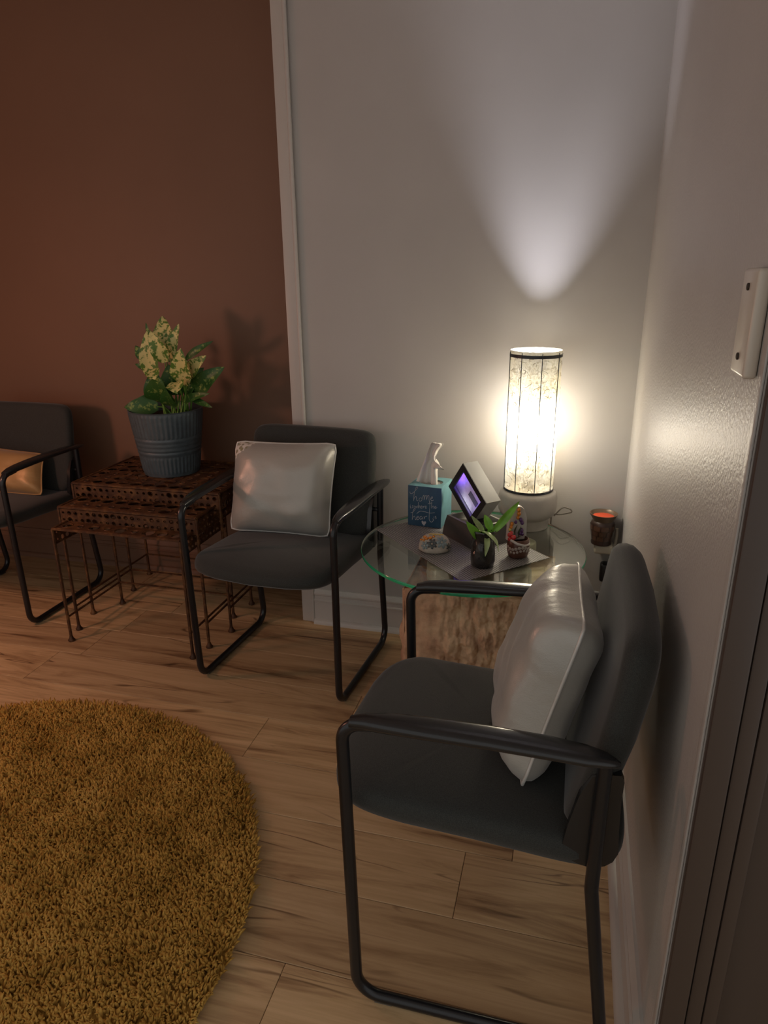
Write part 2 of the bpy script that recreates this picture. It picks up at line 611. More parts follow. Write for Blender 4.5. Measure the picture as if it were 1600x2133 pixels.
def ball(c, r, n=12, m=8):
    if not isinstance(r, (list, tuple)):
        r = (r, r, r)
    prof = []
    rings = []
    for i in range(m + 1):
        a = -PI / 2 + PI * i / m
        rr = max(math.cos(a), .02); z = math.sin(a)
        rings.append([(c[0] + r[0] * rr * math.cos(2 * PI * k / n), c[1] + r[1] * rr * math.sin(2 * PI * k / n), c[2] + r[2] * z) for k in range(n)])
    return loft(rings)

def empty(name, loc, rz=0, label=None, cat=None, group=None):
    o = bpy.data.objects.new(name, None)
    o.empty_display_size = .05
    o.location = loc
    o.rotation_euler = (0, 0, rz)
    col.objects.link(o)
    if label:
        tag(o, label, cat, group)
    return o

def tag(o, label, cat, group=None):
    o['label'] = label
    o['category'] = cat
    if group:
        o['group'] = group
    return o

def struct(o, label=None):
    o['kind'] = 'structure'
    if label:
        o['label'] = label
    return o

def mesh(name, vf, mats, parent=None, smooth=35):
    return MB().add(*vf).build(name, mats, parent, smooth)

# ================================================================== THE SETTING
XL, YF, ZC, YB = -4.1, -4.2, 2.5, .33     # left wall, wall behind the camera, ceiling, recessed wall
floor = struct(mesh('floor', box(XL, .95, YF, YB, -.03, -.0045), M_sub, smooth=0), 'oak laminate plank floor')
PW = .195
y = -1.060 - PW * 16
row = 0
ends = {}
while y < YB:
    y0, y1 = max(y, YF), min(y + PW, YB)
    random.seed(row * 13 + 5)
    xoff = random.uniform(0, 1.2)
    if abs(y - (-1.255)) < .02:
        xoff = (-.372 - XL) % 1.22
    if abs(y - (-.67)) < .02:
        xoff = (-.82 - XL) % 1.22
    x = XL + xoff - 1.22
    while x < .95:
        a, b = max(x, XL), min(x + 1.22, .95)
        if b - a > .03 and y1 - y0 > .02:
            cx, cy = (a + b) / 2, (y0 + y1) / 2
            g = .0006
            o = mesh('floor_plank', rbox(a + g - cx, b - g - cx, y0 + g - cy, y1 - g - cy, -.0045, 0, .0012, 1), M_wood, floor, 25)
            o.location = (cx, cy, 0)
        x += 1.22
    y += PW
    row += 1

TX = -1.21                                  # left end of the pale back wall
struct(mesh('wall_back', box(TX + .004, .12, 0, .12, 0, ZC), M_wall, smooth=0), 'pale greige back wall behind the lamp')
struct(mesh('wall_right', box(0, .058, -1.59, 0, 0, ZC), M_wallR, smooth=0), 'greige right wall with orange peel texture')
struct(mesh('wall_recess', box(XL, TX + .12, YB, YB + .1, 0, ZC), M_brown, smooth=0), 'dim brown recessed wall behind the plant')
struct(mesh('wall_left', box(-3.25, -3.15, -1.7, YB, 0, ZC), M_brown, smooth=0), 'unseen brown wall beyond the left edge, added to darken the left side')  # out-of-view wall, added to block ambient light from the left
struct(mesh('ceiling', box(XL, .95, -3.4, YB + .1, ZC, ZC + .08), M_ceil, smooth=0), 'white ceiling above the frame')
struct(mesh('wall_return', box(TX + .02, TX + .12, .12, YB, 0, ZC), M_brown, smooth=0))
# vertical corner board at the end of the pale wall
t1 = struct(MB().add(*rbox(TX - .008, TX + .045, -.012, .0, 0, ZC - .002, .003, 2)).add(*rbox(TX + .033, TX + .047, -.017, -.004, 0, ZC - .002, .005, 3)).build('trim_1', M_trim), 'white vertical corner board at the end of the pale wall')
mesh('board_edge', rbox(TX - .008, TX + .004, .0005, .125, 0, ZC - .002, .002, 1), M_trim, t1)

def prof_sweep(prof, axis, a, b, off):
    # prof: (distance out of the wall, z)
    rings = []
    for t in (a, b):
        if axis == 'x':
            rings.append([(t, off - d, z) for d, z in prof])
        else:
            rings.append([(off - d, t, z) for d, z in prof])
    return loft(rings)
BB = [(0, 0), (.014, 0), (.014, .096), (.017, .099), (.017, .104), (.012, .108), (.011, .122), (.015, .127), (.015, .133), (.009, .142), (.006, .149), (0, .150)]
QR = [(.014, 0), (.031, 0), (.030, .008), (.027, .015), (.021, .020), (.014, .021)]
for nm, ax, a, b, off, lb in (('baseboard_back', 'x', TX + .048, -.0001, 0, 'white moulded baseboard under the pale back wall'), ('baseboard_right', 'y', -1.572, -.032, 0, 'white moulded baseboard along the right wall'), ('baseboard_recess', 'x', XL, TX + .018, YB, 'brown painted baseboard under the dim recessed wall')):
    mt_ = M_brown if 'recess' in nm else M_trim
    o = struct(mesh(nm, prof_sweep(BB, ax, a, b, off), mt_, smooth=30), lb)
    mesh('quarter_round', prof_sweep(QR, ax, a, b, off), mt_, o, 50)
# doorway at the end of the right wall: jamb, stop and door, all facing away from the lamp
d1 = struct(mesh('door_1', box(.060, .93, -1.575, -1.535, .005, 2.08), M_door, smooth=0), 'dark door in the unlit doorway at the right')
mesh('door_jamb', rbox(.001, .034, -1.606, -1.591, 0, 2.12, .003, 2), M_door, d1)
mesh('jamb_board', rbox(.036, .0575, -1.600, -1.591, 0, 2.11, .003, 2), M_door, d1)
mesh('door_stop', rbox(.0585, .078, -1.600, -1.577, 0, 2.10, .003, 2), M_door, d1)
for z0, z1 in ((.2, .95), (1.1, 1.95)):
    mesh('door_panel', rbox(.17, .80, -1.583, -1.572, z0, z1, .006, 2), M_door, d1)
mesh('head_wall', box(.121, .95, -1.59, -1.5, 2.12, ZC), M_brown, d1, 0)
struct(mesh('trim_2', rbox(-.0035, -.0002, -1.5905, -1.574, 0, ZC - .002, .0012, 2), M_wallR), 'corner bead at the near end of the right wall')

# blank wall plate
wp = empty('wall_plate', (0, -1.517, 1.258), 0, 'beige blank cover plate with two screws on the right wall', 'wall plate')
PXp = -.0155
mesh('plate_body', rbox(PXp, -.0003, -.037, .037, 0, .120, .0045, 3), M_plate, wp)
for z in (.022, .100):
    b = MB().add(*lathe([(.0042, 0), (.0042, .002), (.003, .0026)], 12))
    b.xf(Matrix.Translation((PXp + .0002, 0, z)) @ Matrix.Rotation(-PI / 2, 4, 'Y')).build('screw', M_hole, wp)

# ================================================================== CHAIRS
def superrect(hx, y0, y1, n, p=6.0, bulge=0.):
    cy, hy = (y0 + y1) / 2, (y1 - y0) / 2
    out = []
    for k in range(n):
        a = 2 * PI * k / n
        c, s = math.cos(a), math.sin(a)
        x = hx * math.copysign(abs(c) ** (2 / p), c)
        yy = cy + hy * math.copysign(abs(s) ** (2 / p), s)
        if s < 0:
            yy -= bulge * (1 - (x / hx) ** 2) * (-s)
        out.append((x, yy))
    return out

def chair_parts(root):
    W = .267
    # seat
    out = superrect(.252, -.045, .478, 72, 7.0, .035)
    cx, cy = 0, .215
    def ztop(y): return .493 - .085 * max(0, (y + .05)) + (.004 if y > .1 else 0)
    rings = []
    for s, dz in ((.20, -.052), (.90, -.054), (.955, -.052), (.985, -.044), (1.0, -.028), (1.0, -.018), (.988, -.006), (.965, .0), (.93, .004), (.85, .008), (.6, .013), (.3, .016), (.06, .017)):
        rg = []
        for x, yy in out:
            X, Y = cx + (x - cx) * s, cy + (yy - cy) * s
            fall = -.018 * max(0, (.02 - Y) / .1) if dz > -.03 else -.004 * max(0, (.02 - Y) / .1)
            rg.append((X, Y, ztop(Y) + dz + fall))
        rings.append(rg)
    mesh('seat', loft(rings), M_fab, root, 60)
    # backrest: rounded panel, leaning and gently S-curved
    out = superrect(.245, .470, .842, 88, 9.0, .020)
    def yc(z): return .405 + .20 * (z - .48) + .012 * math.sin((z - .48) / .36 * PI)
    rings = []
    cz = .66
    for s, d in ((.05, .027), (.5, .029), (.85, .027), (.94, .021), (.985, .009), (1., -.005), (.988, -.019), (.955, -.028), (.90, -.032), (.6, -.036), (.3, -.038), (.05, -.039)):
        rings.append([(x * s, yc(cz + (z - cz) * s) + d - .012 * (x * s / .245) ** 2, cz + (z - cz) * s) for x, z in out])
    mesh('backrest', loft(rings), M_fab, root, 60)
    for sd in (-1, 1):
        P = fillet([(sd * .272, .06, .657), (sd * .272, -.012, .650), (sd * W, 0, .0122), (sd * W, .470, .0122), (sd * W, .421, .39), (sd * .270, .421, .655)], [0, .058, .050, .050, .09, 0], 9)
        mesh('side_frame', tube(P, .0118, 12), M_black, root, 60)
        # armrest: a flattened moulded cap, widest towards the back
        rings = []
        keys = [(.004, .272, .011, .655, .010), (.03, .273, .016, .661, .012), (.07, .275, .021, .665, .0125), (.14, .278, .025, .669, .012), (.24, .281, .026, .672, .0115), (.33, .285, .026, .673, .0105), (.39, .289, .023, .672, .0095), (.420, .292, .016, .671, .008), (.434, .295, .008, .670, .006), (.440, .297, .003, .670, .004)]
        for yy, xc, hw, z, ht in keys:
            rg = []
            for k in range(16):
                a = 2 * PI * k / 16
                c, s_ = math.cos(a), math.sin(a)
                rg.append((sd * (xc + hw * math.copysign(abs(c) ** .7, c)), yy, z + ht * math.copysign(abs(s_) ** .8, s_)))
            rings.append(rg)
        mesh('armrest', loft(rings), M_arm, root, 60)
        # flat upright that carries the backrest up from the seat
        rings = []
        for z, ya, yb_ in ((.418, .400, .425), (.424, .385, .440), (.436, .374, .452), (.455, .368, .459), (.50, .375, .456), (.56, .388, .454), (.60, .405, .455), (.612, .42, .45)):
            rings.append([(sd * .232, ya, z), (sd * .248, ya, z), (sd * .250, (ya + yb_) / 2, z), (sd * .248, yb_, z), (sd * .232, yb_, z)])
        mesh('back_upright', loft(rings), M_arm, root, 50)
        mesh('back_bracket', tube([(sd * .262, .421, .56), (sd * .24, .421, .56)], .008, 8), M_black, root)
        for yy in (.055, .415):
            mesh('glide', rbox(sd * W - .008, sd * W + .008, yy - .018, yy + .018, .0002, .0035, .001, 1), M_glide, root)
    for yy, z in ((.07, .458), (.36, .436)):
        mesh('crossbar', tube([(-.244, yy, z), (.244, yy, z)], .008, 10), M_black, root)

CH = 'black sled-base guest chairs'
c1 = empty('guest_chair', (-1.1407, -.5356, 0), -.0728, 'charcoal guest chair with a silver cushion, facing forward between the nesting tables and glass table', 'chair', CH)
chair_parts(c1)
def copy_tree(o, loc, rz, label):
    r = o.copy(); col.objects.link(r)
    r.location = loc; r.rotation_euler = (0, 0, rz); r['label'] = label
    for ch in o.children:
        c = ch.copy(); col.objects.link(c); c.parent = r
    return r
c2 = copy_tree(c1, (-.5299, -1.2095, 0), -1.5628, 'nearest charcoal guest chair, seen from its side with its back to the right wall')
c3 = copy_tree(c1, (-2.5562, -.3351, 0), -.0045, 'dark guest chair cut by the left edge, against the brown wall')

# ================================================================== CUSHIONS
def pillow(name, BL, BR, TR, TL, thick, label, mat_f, mat_p, group, seed=0, mat_back=None, patch=False, ex=3.2):
    BL, BR, TR, TL = map(Vector, (BL, BR, TR, TL))
    base = (BL + BR) / 2
    root = empty(name, base, 0, label, 'cushion', group)
    nrm = (BR - BL).cross(TL - BL).normalized()
    n = 36
    def edge(u, v):
        # gently waisted outline with rounded corners
        du, dv = 2 * u - 1, 2 * v - 1
        uu = .5 + .5 * du * (1 - .035 * (1 - dv * dv)) * (1 - .035 * max(0, abs(dv) - .85) / .15)
        vv = .5 + .5 * dv * (1 - .035 * (1 - du * du)) * (1 - .035 * max(0, abs(du) - .85) / .15)
        return BL.lerp(BR, uu).lerp(TL.lerp(TR, uu), vv)
    def pos(u, v, side):
        p = edge(u, v)
        du, dv = abs(2 * u - 1), abs(2 * v - 1)
        h = (1 - du ** ex) ** .55 * (1 - dv ** ex) ** .55
        wr = mnoise.noise(Vector((u * 5 + seed, v * 5, side * 3))) * .007
        rim = max(du, dv)
        wr += .0030 * math.sin((v if du > dv else u) * 90 + seed + 3 * mnoise.noise(Vector((u * 6, v * 6, seed)))) * max(0, rim - .78) / .22 * (1 - rim)**.3 if rim < 1 else 0
        k = 0.42 if side < 0 else .58
        return p + nrm * side * (thick * k * h + (wr if rim < 1 else 0)) - base
    for side, nm, mm in ((1, 'front_panel', mat_f), (-1, 'back_panel', mat_back or mat_f)):
        V = [pos(i / n, j / n, side) for j in range(n + 1) for i in range(n + 1)]
        Fc = [(j * (n + 1) + i, j * (n + 1) + i + 1, (j + 1) * (n + 1) + i + 1, (j + 1) * (n + 1) + i) for j in range(n) for i in range(n)]
        if patch and side == 1:
            b = MB()
            b.add(V, Fc)
            b.m = []
            for j in range(n):
                for i in range(n):
                    u, v = (i + .5) / n, (j + .5) / n
                    b.m.append(1 if u + (1 - v) * 1.15 < .25 else 0)
            b.build(nm, [mm, M_patch], root, 60)
        else:
            mesh(nm, (V, Fc), mm, root, 60)
    loop = []
    for t in range(n): loop.append(edge(t / n, 0) - base)
    for t in range(n): loop.append(edge(1, t / n) - base)
    for t in range(n): loop.append(edge(1 - t / n, 1) - base)
    for t in range(n): loop.append(edge(0, 1 - t / n) - base)
    mesh('piping', tube(loop, .0036, 6, closed=True), mat_p, root, 80)
    return root
CU = 'square satin cushions on the chairs'
pillow('satin_cushion', (-1.379, -.266, .484), (-.998, -.256, .484), (-.985, -.175, .808), (-1.378, -.165, .795), .15, 'silver satin cushion with a patterned corner on the middle chair', M_satin, M_pipe, CU, 1, patch=True)
pillow('satin_cushion', (-.275, -1.010, .487), (-.236, -1.376, .487), (-.150, -1.332, .803), (-.160, -1.000, .790), .145, 'silver satin cushion leaning on the backrest of the nearest chair', M_satin, M_pipe, CU, 4, ex=5.5)
pillow('satin_cushion', (-2.72, -.10, .486), (-2.36, -.075, .486), (-2.40, .02, .640), (-2.76, .01, .665), .11, 'golden tan cushion on the chair at the left edge', M_satin2, M_satin2, CU, 9)

# ================================================================== NESTING TABLES
def holed_tile(b, o, ux, uy, un, s, r, th=.0025, n=12):
    o, ux, uy, un = map(Vector, (o, ux, uy, un))
    def sq(a):
        c, d = math.cos(a), math.sin(a)
        m = max(abs(c), abs(d))
        return c / m * s / 2, d / m * s / 2
    rings = []
    for rr, h in (('s', 0), ('s', th), (r * 1.35, th), (r * 1.2, th + .0022), (r, th), (r, 0)):
        rg = []
        for k in range(n):
            a = 2 * PI * (k + .5) / n if n == 8 else 2 * PI * k / n + PI / 4
            x, y_ = sq(a) if rr == 's' else (rr * math.cos(a), rr * math.sin(a))
            rg.append(o + ux * x + uy * y_ + un * h)
        rings.append(rg)
    rings.append(rings[0])
    b.add(*loft(rings, False, False))

def nest_table(name, x0, x1, y0, y1, H, label):
    cx, cy = (x0 + x1) / 2, (y0 + y1) / 2
    root = empty(name, (cx, cy, 0), 0, label, 'side table', 'nest of three rusty iron tables')
    hx, hy = (x1 - x0) / 2, (y1 - y0) / 2
    random.seed(int(H * 1000))
    b = MB()
    nx, ny = max(1, round((2 * hx - .016) / .060)), max(1, round((2 * hy - .016) / .060))
    sx, sy = (2 * hx - .016) / nx, (2 * hy - .016) / ny
    for i in range(nx):
        for j in range(ny):
            r = random.choice((.0215, .0215, .0165, .010)) * sx / .060
            holed_tile(b, (-hx + .008 + sx * (i + .5), -hy + .008 + sy * (j + .5), H - .004), (1, 0, 0), (0, sy / sx, 0), (0, 0, 1), sx, r)
    b.build('pierced_top', M_rust, root, 40)
    b = MB()
    for P in ([(-hx, -hy), (hx, -hy)], [(hx, -hy), (hx, hy)], [(hx, hy), (-hx, hy)], [(-hx, hy), (-hx, -hy)]):
        for z in (H - .003,):
            b.add(*tube([(P[0][0], P[0][1], z), (P[1][0], P[1][1], z)], .0055, 6))
    b.build('rim', M_rust, root)
    for sd, (px, py, ux, uy, ln) in enumerate(((0, -hy, 1, 0, 2 * hx), (0, hy, -1, 0, 2 * hx), (-hx, 0, 0, -1, 2 * hy), (hx, 0, 0, 1, 2 * hy))):
        if sd == 0 and H < .5:
            continue                       # the smallest table is open in front
        b = MB()
        ah = .055
        k = max(1, round((ln - .012) / .0275)); s = (ln - .012) / k
        for i in range(k):
            for j in range(2):
                t = -ln / 2 + .006 + s * (i + .5)
                holed_tile(b, (px + ux * t, py + uy * t, H - .009 - ah / 2 * (j + .5)), (ux, uy, 0), (0, 0, ah / 2 / s), (uy, -ux, 0), s, random.choice((.0035, .0045, .009, .0065)))
        b.add(*tube([(px - ux * ln / 2, py - uy * ln / 2, H - .009 - ah), (px + ux * ln / 2, py + uy * ln / 2, H - .009 - ah)], .004, 6))
        b.build('pierced_apron', M_rust, root, 40)
    for sx_ in (-1, 1):
        for sy_ in (-1, 1):
            P = [(sx_ * hx, sy_ * hy, z) for z in np.linspace(.004, H - .004, 14)]
            rr = [.0062 + .0011 * mnoise.noise(Vector((sx_ * 3 + H * 50, sy_ * 5, k * .9))) for k in range(14)]
            lg = mesh('leg', tube(P, rr, 7), M_rust, root, 50)
            mesh('foot', lathe([(.013, .0003), (.014, .005), (.009, .012), (.0065, .022)], 10, (sx_ * hx, sy_ * hy, 0)), M_rust, lg, 50)
    zs = .105
    for P in ([(-hx, -hy, zs), (-hx, hy, zs)], [(hx, -hy, zs), (hx, hy, zs)], [(-hx, hy, zs), (hx, hy, zs)]):
        mesh('stretcher', tube(P, .0045, 6), M_rust, root)
    return root
nest_table('nesting_table', -2.115, -1.465, -.171, .253, .588, 'largest rusty pierced iron nesting table, carrying the potted plant')
nest_table('nesting_table', -2.082, -1.491, -.307, .073, .534, 'middle-sized rusty pierced iron nesting table, between the larger and smaller ones')
nest_table('nesting_table', -2.050, -1.512, -.394, -.058, .478, 'smallest and frontmost rusty iron nesting table, open at the front')

# ================================================================== POTTED PLANT
PC = (-1.81, .075, .5895)
pp = empty('potted_plant', PC, 0, 'variegated leafy plant in a ribbed slate-blue pot on the nesting tables', 'plant')
def ribbed_pot():
    n = 192
    prof = []
    H = .264
    for i in range(49):
        t = i / 48
        r = .113 + (.148 - .113) * t
        prof.append((r, H * t, t))
    rings = [[(.095 * math.cos(2 * PI * k / n), .095 * math.sin(2 * PI * k / n), .0) for k in range(n)]]
    for r, z, t in prof:
        rg = []
        vert = 1 if (.62 < t < .965 or .06 < t < .30) else 0
        hor = .0030 * abs(math.sin((t - .33) / .27 * PI * 4)) if .33 < t < .60 else 0
        for k in range(n):
            d = hor + (.0022 if (k // 2) % 2 == 0 else 0) * vert
            rg.append(((r + d) * math.cos(2 * PI * k / n), (r + d) * math.sin(2 * PI * k / n), z))
        rings.append(rg)
    for r, z in ((.150, H + .002), (.147, H + .004), (.142, H + .001), (.138, H - .03)):
        rings.append([(r * math.cos(2 * PI * k / n), r * math.sin(2 * PI * k / n), z) for k in range(n)])
    return loft(rings, True, False)
mesh('pot', ribbed_pot(), M_pot, pp, 30)
rg = [[(r * math.cos(2 * PI * k / 40), r * math.sin(2 * PI * k / 40), .235 + .006 * mnoise.noise(Vector((r * 60, k, 2)))) for k in range(40)] for r in (.139, .1, .06, .02)]
mesh('soil', loft(rg, False, True), M_soil, pp, 60)

def leaf(root, origin, base, tip, width, mats, soil=None, arch=.18, fold=.25, droop=0., nhint=None, name='leaf', stem_r=.003, m_stem=None):
    O = Vector(origin)
    B, T = Vector(base) - O, Vector(tip) - O
    d = T - B
    Ln = d.length
    t = d.normalized()
    h = Vector(nhint) if nhint else Vector((.25, -1, .35))
    nn = (h - t * h.dot(t))
    nn = nn.normalized() if nn.length > .05 else t.orthogonal().normalized()
    s = t.cross(nn).normalized()
    rows, cols = 12, 4
    V, Fc, UV = [], [], []
    for i in range(rows + 1):
        v = i / rows
        wv = width * .5 * (math.sin(PI * min(1, .06 + v * .94) ** .82) ** .8 + .02)
        c = B + d * v + nn * (arch * Ln * math.sin(PI * v) * .5) - Vector((0, 0, 1)) * droop * v * v
        for j in range(cols + 1):
            u = j / cols
            a = (u - .5) * 2
            wav = .06 * width * math.sin(v * 9 + a * 2)
            V.append(c + s * (a * wv) + nn * (fold * abs(a) * wv + wav * abs(a) ** 2))
            UV.append((u, v))
    for i in range(rows):
        for j in range(cols):
            k = i * (cols + 1) + j
            Fc.append((k, k + 1, k + cols + 2, k + cols + 1))
    b = MB().add(V, Fc)
    if soil is not None:
        S = Vector(soil) - O
        mid = S.lerp(B, .55) + Vector((0, 0, .015))
        P = [S, S.lerp(mid, .5) + Vector((0, 0, .005)), mid, mid.lerp(B, .6), B + d * .08]
        VV, FF = tube(P, [stem_r * 1.2, stem_r * 1.1, stem_r, stem_r * .8, stem_r * .5], 6)
        o0 = len(b.v)
        b.add(VV, FF, 1)
        UV += [(.0, .0)] * len(VV)
    b.uv = UV
    return b.build(name, [mats, m_stem or M_stem], root, 60)
POT = [(-1.776, 0.07, 1.041, -1.793, 0.1, 1.217, 0.061, 0), (-1.827, 0.03, 0.979, -1.819, 0.02, 1.166, 0.044, 0), (-1.758, 0.03, 1.046, -1.791, 0.0, 1.169, 0.039, 0), (-1.755, 0.06, 1.056, -1.7, 0.06, 1.191, 0.028, 0), (-1.67, 0.0, 0.966, -1.633, -0.06, 1.111, 0.049, 0), (-1.66, 0.02, 0.995, -1.551, -0.02, 1.082, 0.036, 0), (-1.703, 0.09, 1.053, -1.581, 0.1, 1.124, 0.018, 1), (-1.662, 0.05, 0.919, -1.501, 0.02, 1.036, 0.049, 1), (-1.709, 0.05, 0.893, -1.561, 0.0, 0.935, 0.02, 1), (-1.68, 0.06, 0.903, -1.565, 0.02, 0.876, 0.016, 1), (-1.82, 0.04, 0.867, -1.937, -0.02, 0.871, 0.043, 1), (-1.838, 0.07, 0.899, -1.907, 0.03, 0.898, 0.016, 1), (-1.675, -0.04, 0.981, -1.639, -0.1, 0.95, 0.048, 0), (-1.776, -0.03, 1.028, -1.746, -0.07, 0.994, 0.033, 0), (-1.801, 0.05, 0.88, -1.765, -0.03, 1.003, 0.069, 1), (-1.744, 0.02, 0.874, -1.718, -0.06, 0.959, 0.036, 1), (-1.743, 0.06, 0.914, -1.747, 0.03, 1.037, 0.056, 1), (-1.869, 0.06, 1.047, -1.904, 0.06, 1.105, 0.025, 1), (-1.866, 0.06, 1.014, -1.91, 0.05, 1.034, 0.013, 1), (-1.693, 0.08, 0.956, -1.627, 0.09, 1.021, 0.028, 1), (-1.705, 0.06, 0.912, -1.642, 0.04, 0.962, 0.028, 1), (-1.83, 0.05, 1.149, -1.838, 0.05, 1.195, 0.008, 1), (-1.694, 0.08, 1.048, -1.716, 0.08, 0.952, 0.039, 1), (-1.839, 0.07, 0.892, -1.862, 0.06, 0.984, 0.046, 1)]
random.seed(3)
for q in POT:
    sx = PC[0] + .025 + (q[0] - PC[0]) * .45 + random.uniform(-.015, .015)
    leaf(pp, PC, q[0:3], q[3:6], q[6] * 1.6, M_leafd if q[7] else M_leafp, (sx, PC[1] + random.uniform(-.03, .03), PC[2] + .232), arch=random.uniform(.08, .2), fold=random.uniform(.12, .3), stem_r=.0034)

# ================================================================== ROUND RUG
RC = Vector((-1.561, -1.51, 0)); RRAD = .765
rug = empty('round_rug', RC, 0, 'round mustard shag rug at the lower left', 'rug')
mesh('backing', lathe([(RRAD - .022, .0005), (RRAD - .016, .004), (RRAD - .02, .010), (RRAD * .5, .0105), (.02, .0105)], 96), M_rug, rug, 50)
rs = np.random.RandomState(5)
NT = 52000
rad = np.sqrt(rs.rand(NT)) * (RRAD - .014); ang = rs.rand(NT) * 2 * PI
bx, by = rad * np.cos(ang), rad * np.sin(ang)
hh = .020 + .010 * rs.rand(NT)
la = rs.rand(NT) * 2 * PI
lean = .004 + .012 * rs.rand(NT)
lx, ly = lean * np.cos(la), lean * np.sin(la)
out_ = np.clip((rad - (RRAD - .05)) / .04, 0, 1) * .012
lx += out_ * np.cos(ang); ly += out_ * np.sin(ang)
rr = .0026 + .0016 * rs.rand(NT)
V = np.zeros((NT, 7, 3), np.float32)
for k in range(3):
    a = la + k * 2 * PI / 3
    V[:, k, 0] = bx + rr * np.cos(a); V[:, k, 1] = by + rr * np.sin(a); V[:, k, 2] = .009
    V[:, 3 + k, 0] = bx + lx * .55 + rr * 1.1 * np.cos(a); V[:, 3 + k, 1] = by + ly * .55 + rr * 1.1 * np.sin(a); V[:, 3 + k, 2] = .009 + hh * .62
V[:, 6, 0] = bx + lx; V[:, 6, 1] = by + ly; V[:, 6, 2] = .009 + hh - .4 * lean
Ft = np.array([(0, 1, 4), (0, 4, 3), (1, 2, 5), (1, 5, 4), (2, 0, 3), (2, 3, 5), (3, 4, 6), (4, 5, 6), (5, 3, 6)], np.int32)
FA = (Ft[None] + (np.arange(NT, dtype=np.int32) * 7)[:, None, None]).reshape(-1, 3)
me = bpy.data.meshes.new('pile')
me.vertices.add(NT * 7); me.vertices.foreach_set('co', V.reshape(-1))
me.loops.add(FA.size); me.loops.foreach_set('vertex_index', FA.reshape(-1))
me.polygons.add(len(FA)); me.polygons.foreach_set('loop_start', np.arange(0, FA.size, 3, dtype=np.int32))
me.polygons.foreach_set('use_smooth', [True] * len(FA))
me.materials.append(M_rug)
me.update(calc_edges=True); me.validate()
pile = bpy.data.objects.new('pile', me); col.objects.link(pile); pile.parent = rug
pile['kind'] = 'stuff'

# ================================================================== GLASS TABLE
GZ = .550
GC = (-.474, -.378)
gt = empty('glass_table', (GC[0], GC[1], 0), 0, 'round green-edged glass table on a chiselled stone block in the corner', 'table')
GR = .352
b = MB()
n = 128
ring = lambda r, z: [(r * math.cos(2 * PI * k / n), r * math.sin(2 * PI * k / n), z) for k in range(n)]
V = ring(GR - .0015, GZ) + ring(GR, GZ - .002) + ring(GR, GZ - .0085) + ring(GR - .0015, GZ - .0105)
Fc, mi = [], []
Fc.append(tuple(range(n))); mi.append(0)
for i in range(3):
    for k in range(n):
        Fc.append((i * n + k, i * n + (k + 1) % n, (i + 1) * n + (k + 1) % n, (i + 1) * n + k)); mi.append(1)
Fc.append(tuple(range(3 * n + n - 1, 3 * n - 1, -1))); mi.append(0)
b.v, b.f, b.m = V, Fc, mi
b.build('glass_top', [M_glass, M_edge], gt, 40)
# stone block with fluted, broken front
SX0, SX1, SY0, SY1, SH = -.655 - GC[0], -.215 - GC[0], -.570 - GC[1], -.200 - GC[1], .468
def stone():
    b = MB()
    def disp(p, nv, flute):
        q = Vector(p)
        d = .012 * mnoise.fractal(q * 9, 1.0, 2.0, 4) + .006 * mnoise.noise(q * 34)
        if flute:
            s = p[0] if abs(nv[1]) > .5 else p[1]
            k = min(1, max(0, (s - (SX0 + .10)) / .06)) if abs(nv[1]) > .5 else .6
            wob = .022 * mnoise.noise(Vector((p[0] * 6, p[1] * 6, p[2] * 7)))
            fl = abs(math.sin((s + wob) * PI / .046)) ** .6
            d += k * (.011 * fl - .008 + .013 * mnoise.fractal(Vector((s * 26, p[2] * 15, 3)), .8, 2.1, 4) - .010 * max(0, mnoise.noise(Vector((s * 60, p[2] * 9, 8)))))
        return d
    def face(o, u, v, nv, nu, nvv, flute=True):
        o, u, v, nv = map(Vector, (o, u, v, nv))
        V = []
        for j in range(nvv + 1):
            for i in range(nu + 1):
                p = o + u * (i / nu) + v * (j / nvv)
                ed = min(1, min(i, nu - i) / 4.0) if True else 1
                et = min(1, min(nvv - j, j) / 4.0)
                V.append(p + nv * (disp(p, nv, flute) * (ed * .8 + .2) * (et * .8 + .2) - .006 * (1 - ed * et)))
        b.add(V, [(j * (nu + 1) + i, j * (nu + 1) + i + 1, (j + 1) * (nu + 1) + i + 1, (j + 1) * (nu + 1) + i) for j in range(nvv) for i in range(nu)])
    W, D = SX1 - SX0, SY1 - SY0
    face((SX0, SY0, .001), (W, 0, 0), (0, 0, SH), (0, -1, 0), 170, 150)
    face((SX0, SY1, .001), (0, -D, 0), (0, 0, SH), (-1, 0, 0), 60, 70)
    face((SX1, SY0, .001), (0, D, 0), (0, 0, SH), (1, 0, 0), 60, 70)
    face((SX1, SY1, .001), (-W, 0, 0), (0, 0, SH), (0, 1, 0), 30, 30)
    face((SX0, SY0, SH), (W, 0, 0), (0, D, 0), (0, 0, 1), 70, 60, False)
    return b
stone().build('stone_block', M_stone, gt, 70)
for x, y_ in ((-.32, -.50), (-.55, -.50), (-.32, -.27), (-.55, -.27)):
    mesh('bumper', lathe([(.030, SH - .004), (.040, SH + .010), (.044, SH + .035), (.042, GZ - .014), (.036, GZ - .0108)], 28, (x - GC[0], y_ - GC[1], 0)), M_bump, gt, 60)

# ================================================================== THINGS ON THE TABLE
ZT = GZ + .0004
a44 = math.radians(-44.5)
pm = tag(mesh('placemat', rbox(-.2475, .2475, -.163, .163, 0, .0018, .0007, 1), M_mat), 'grey woven placemat lying diagonally on the glass table', 'placemat')
pm.location = (-.520, -.366, ZT); pm.rotation_euler = (0, 0, a44)
ZM = ZT + .0022

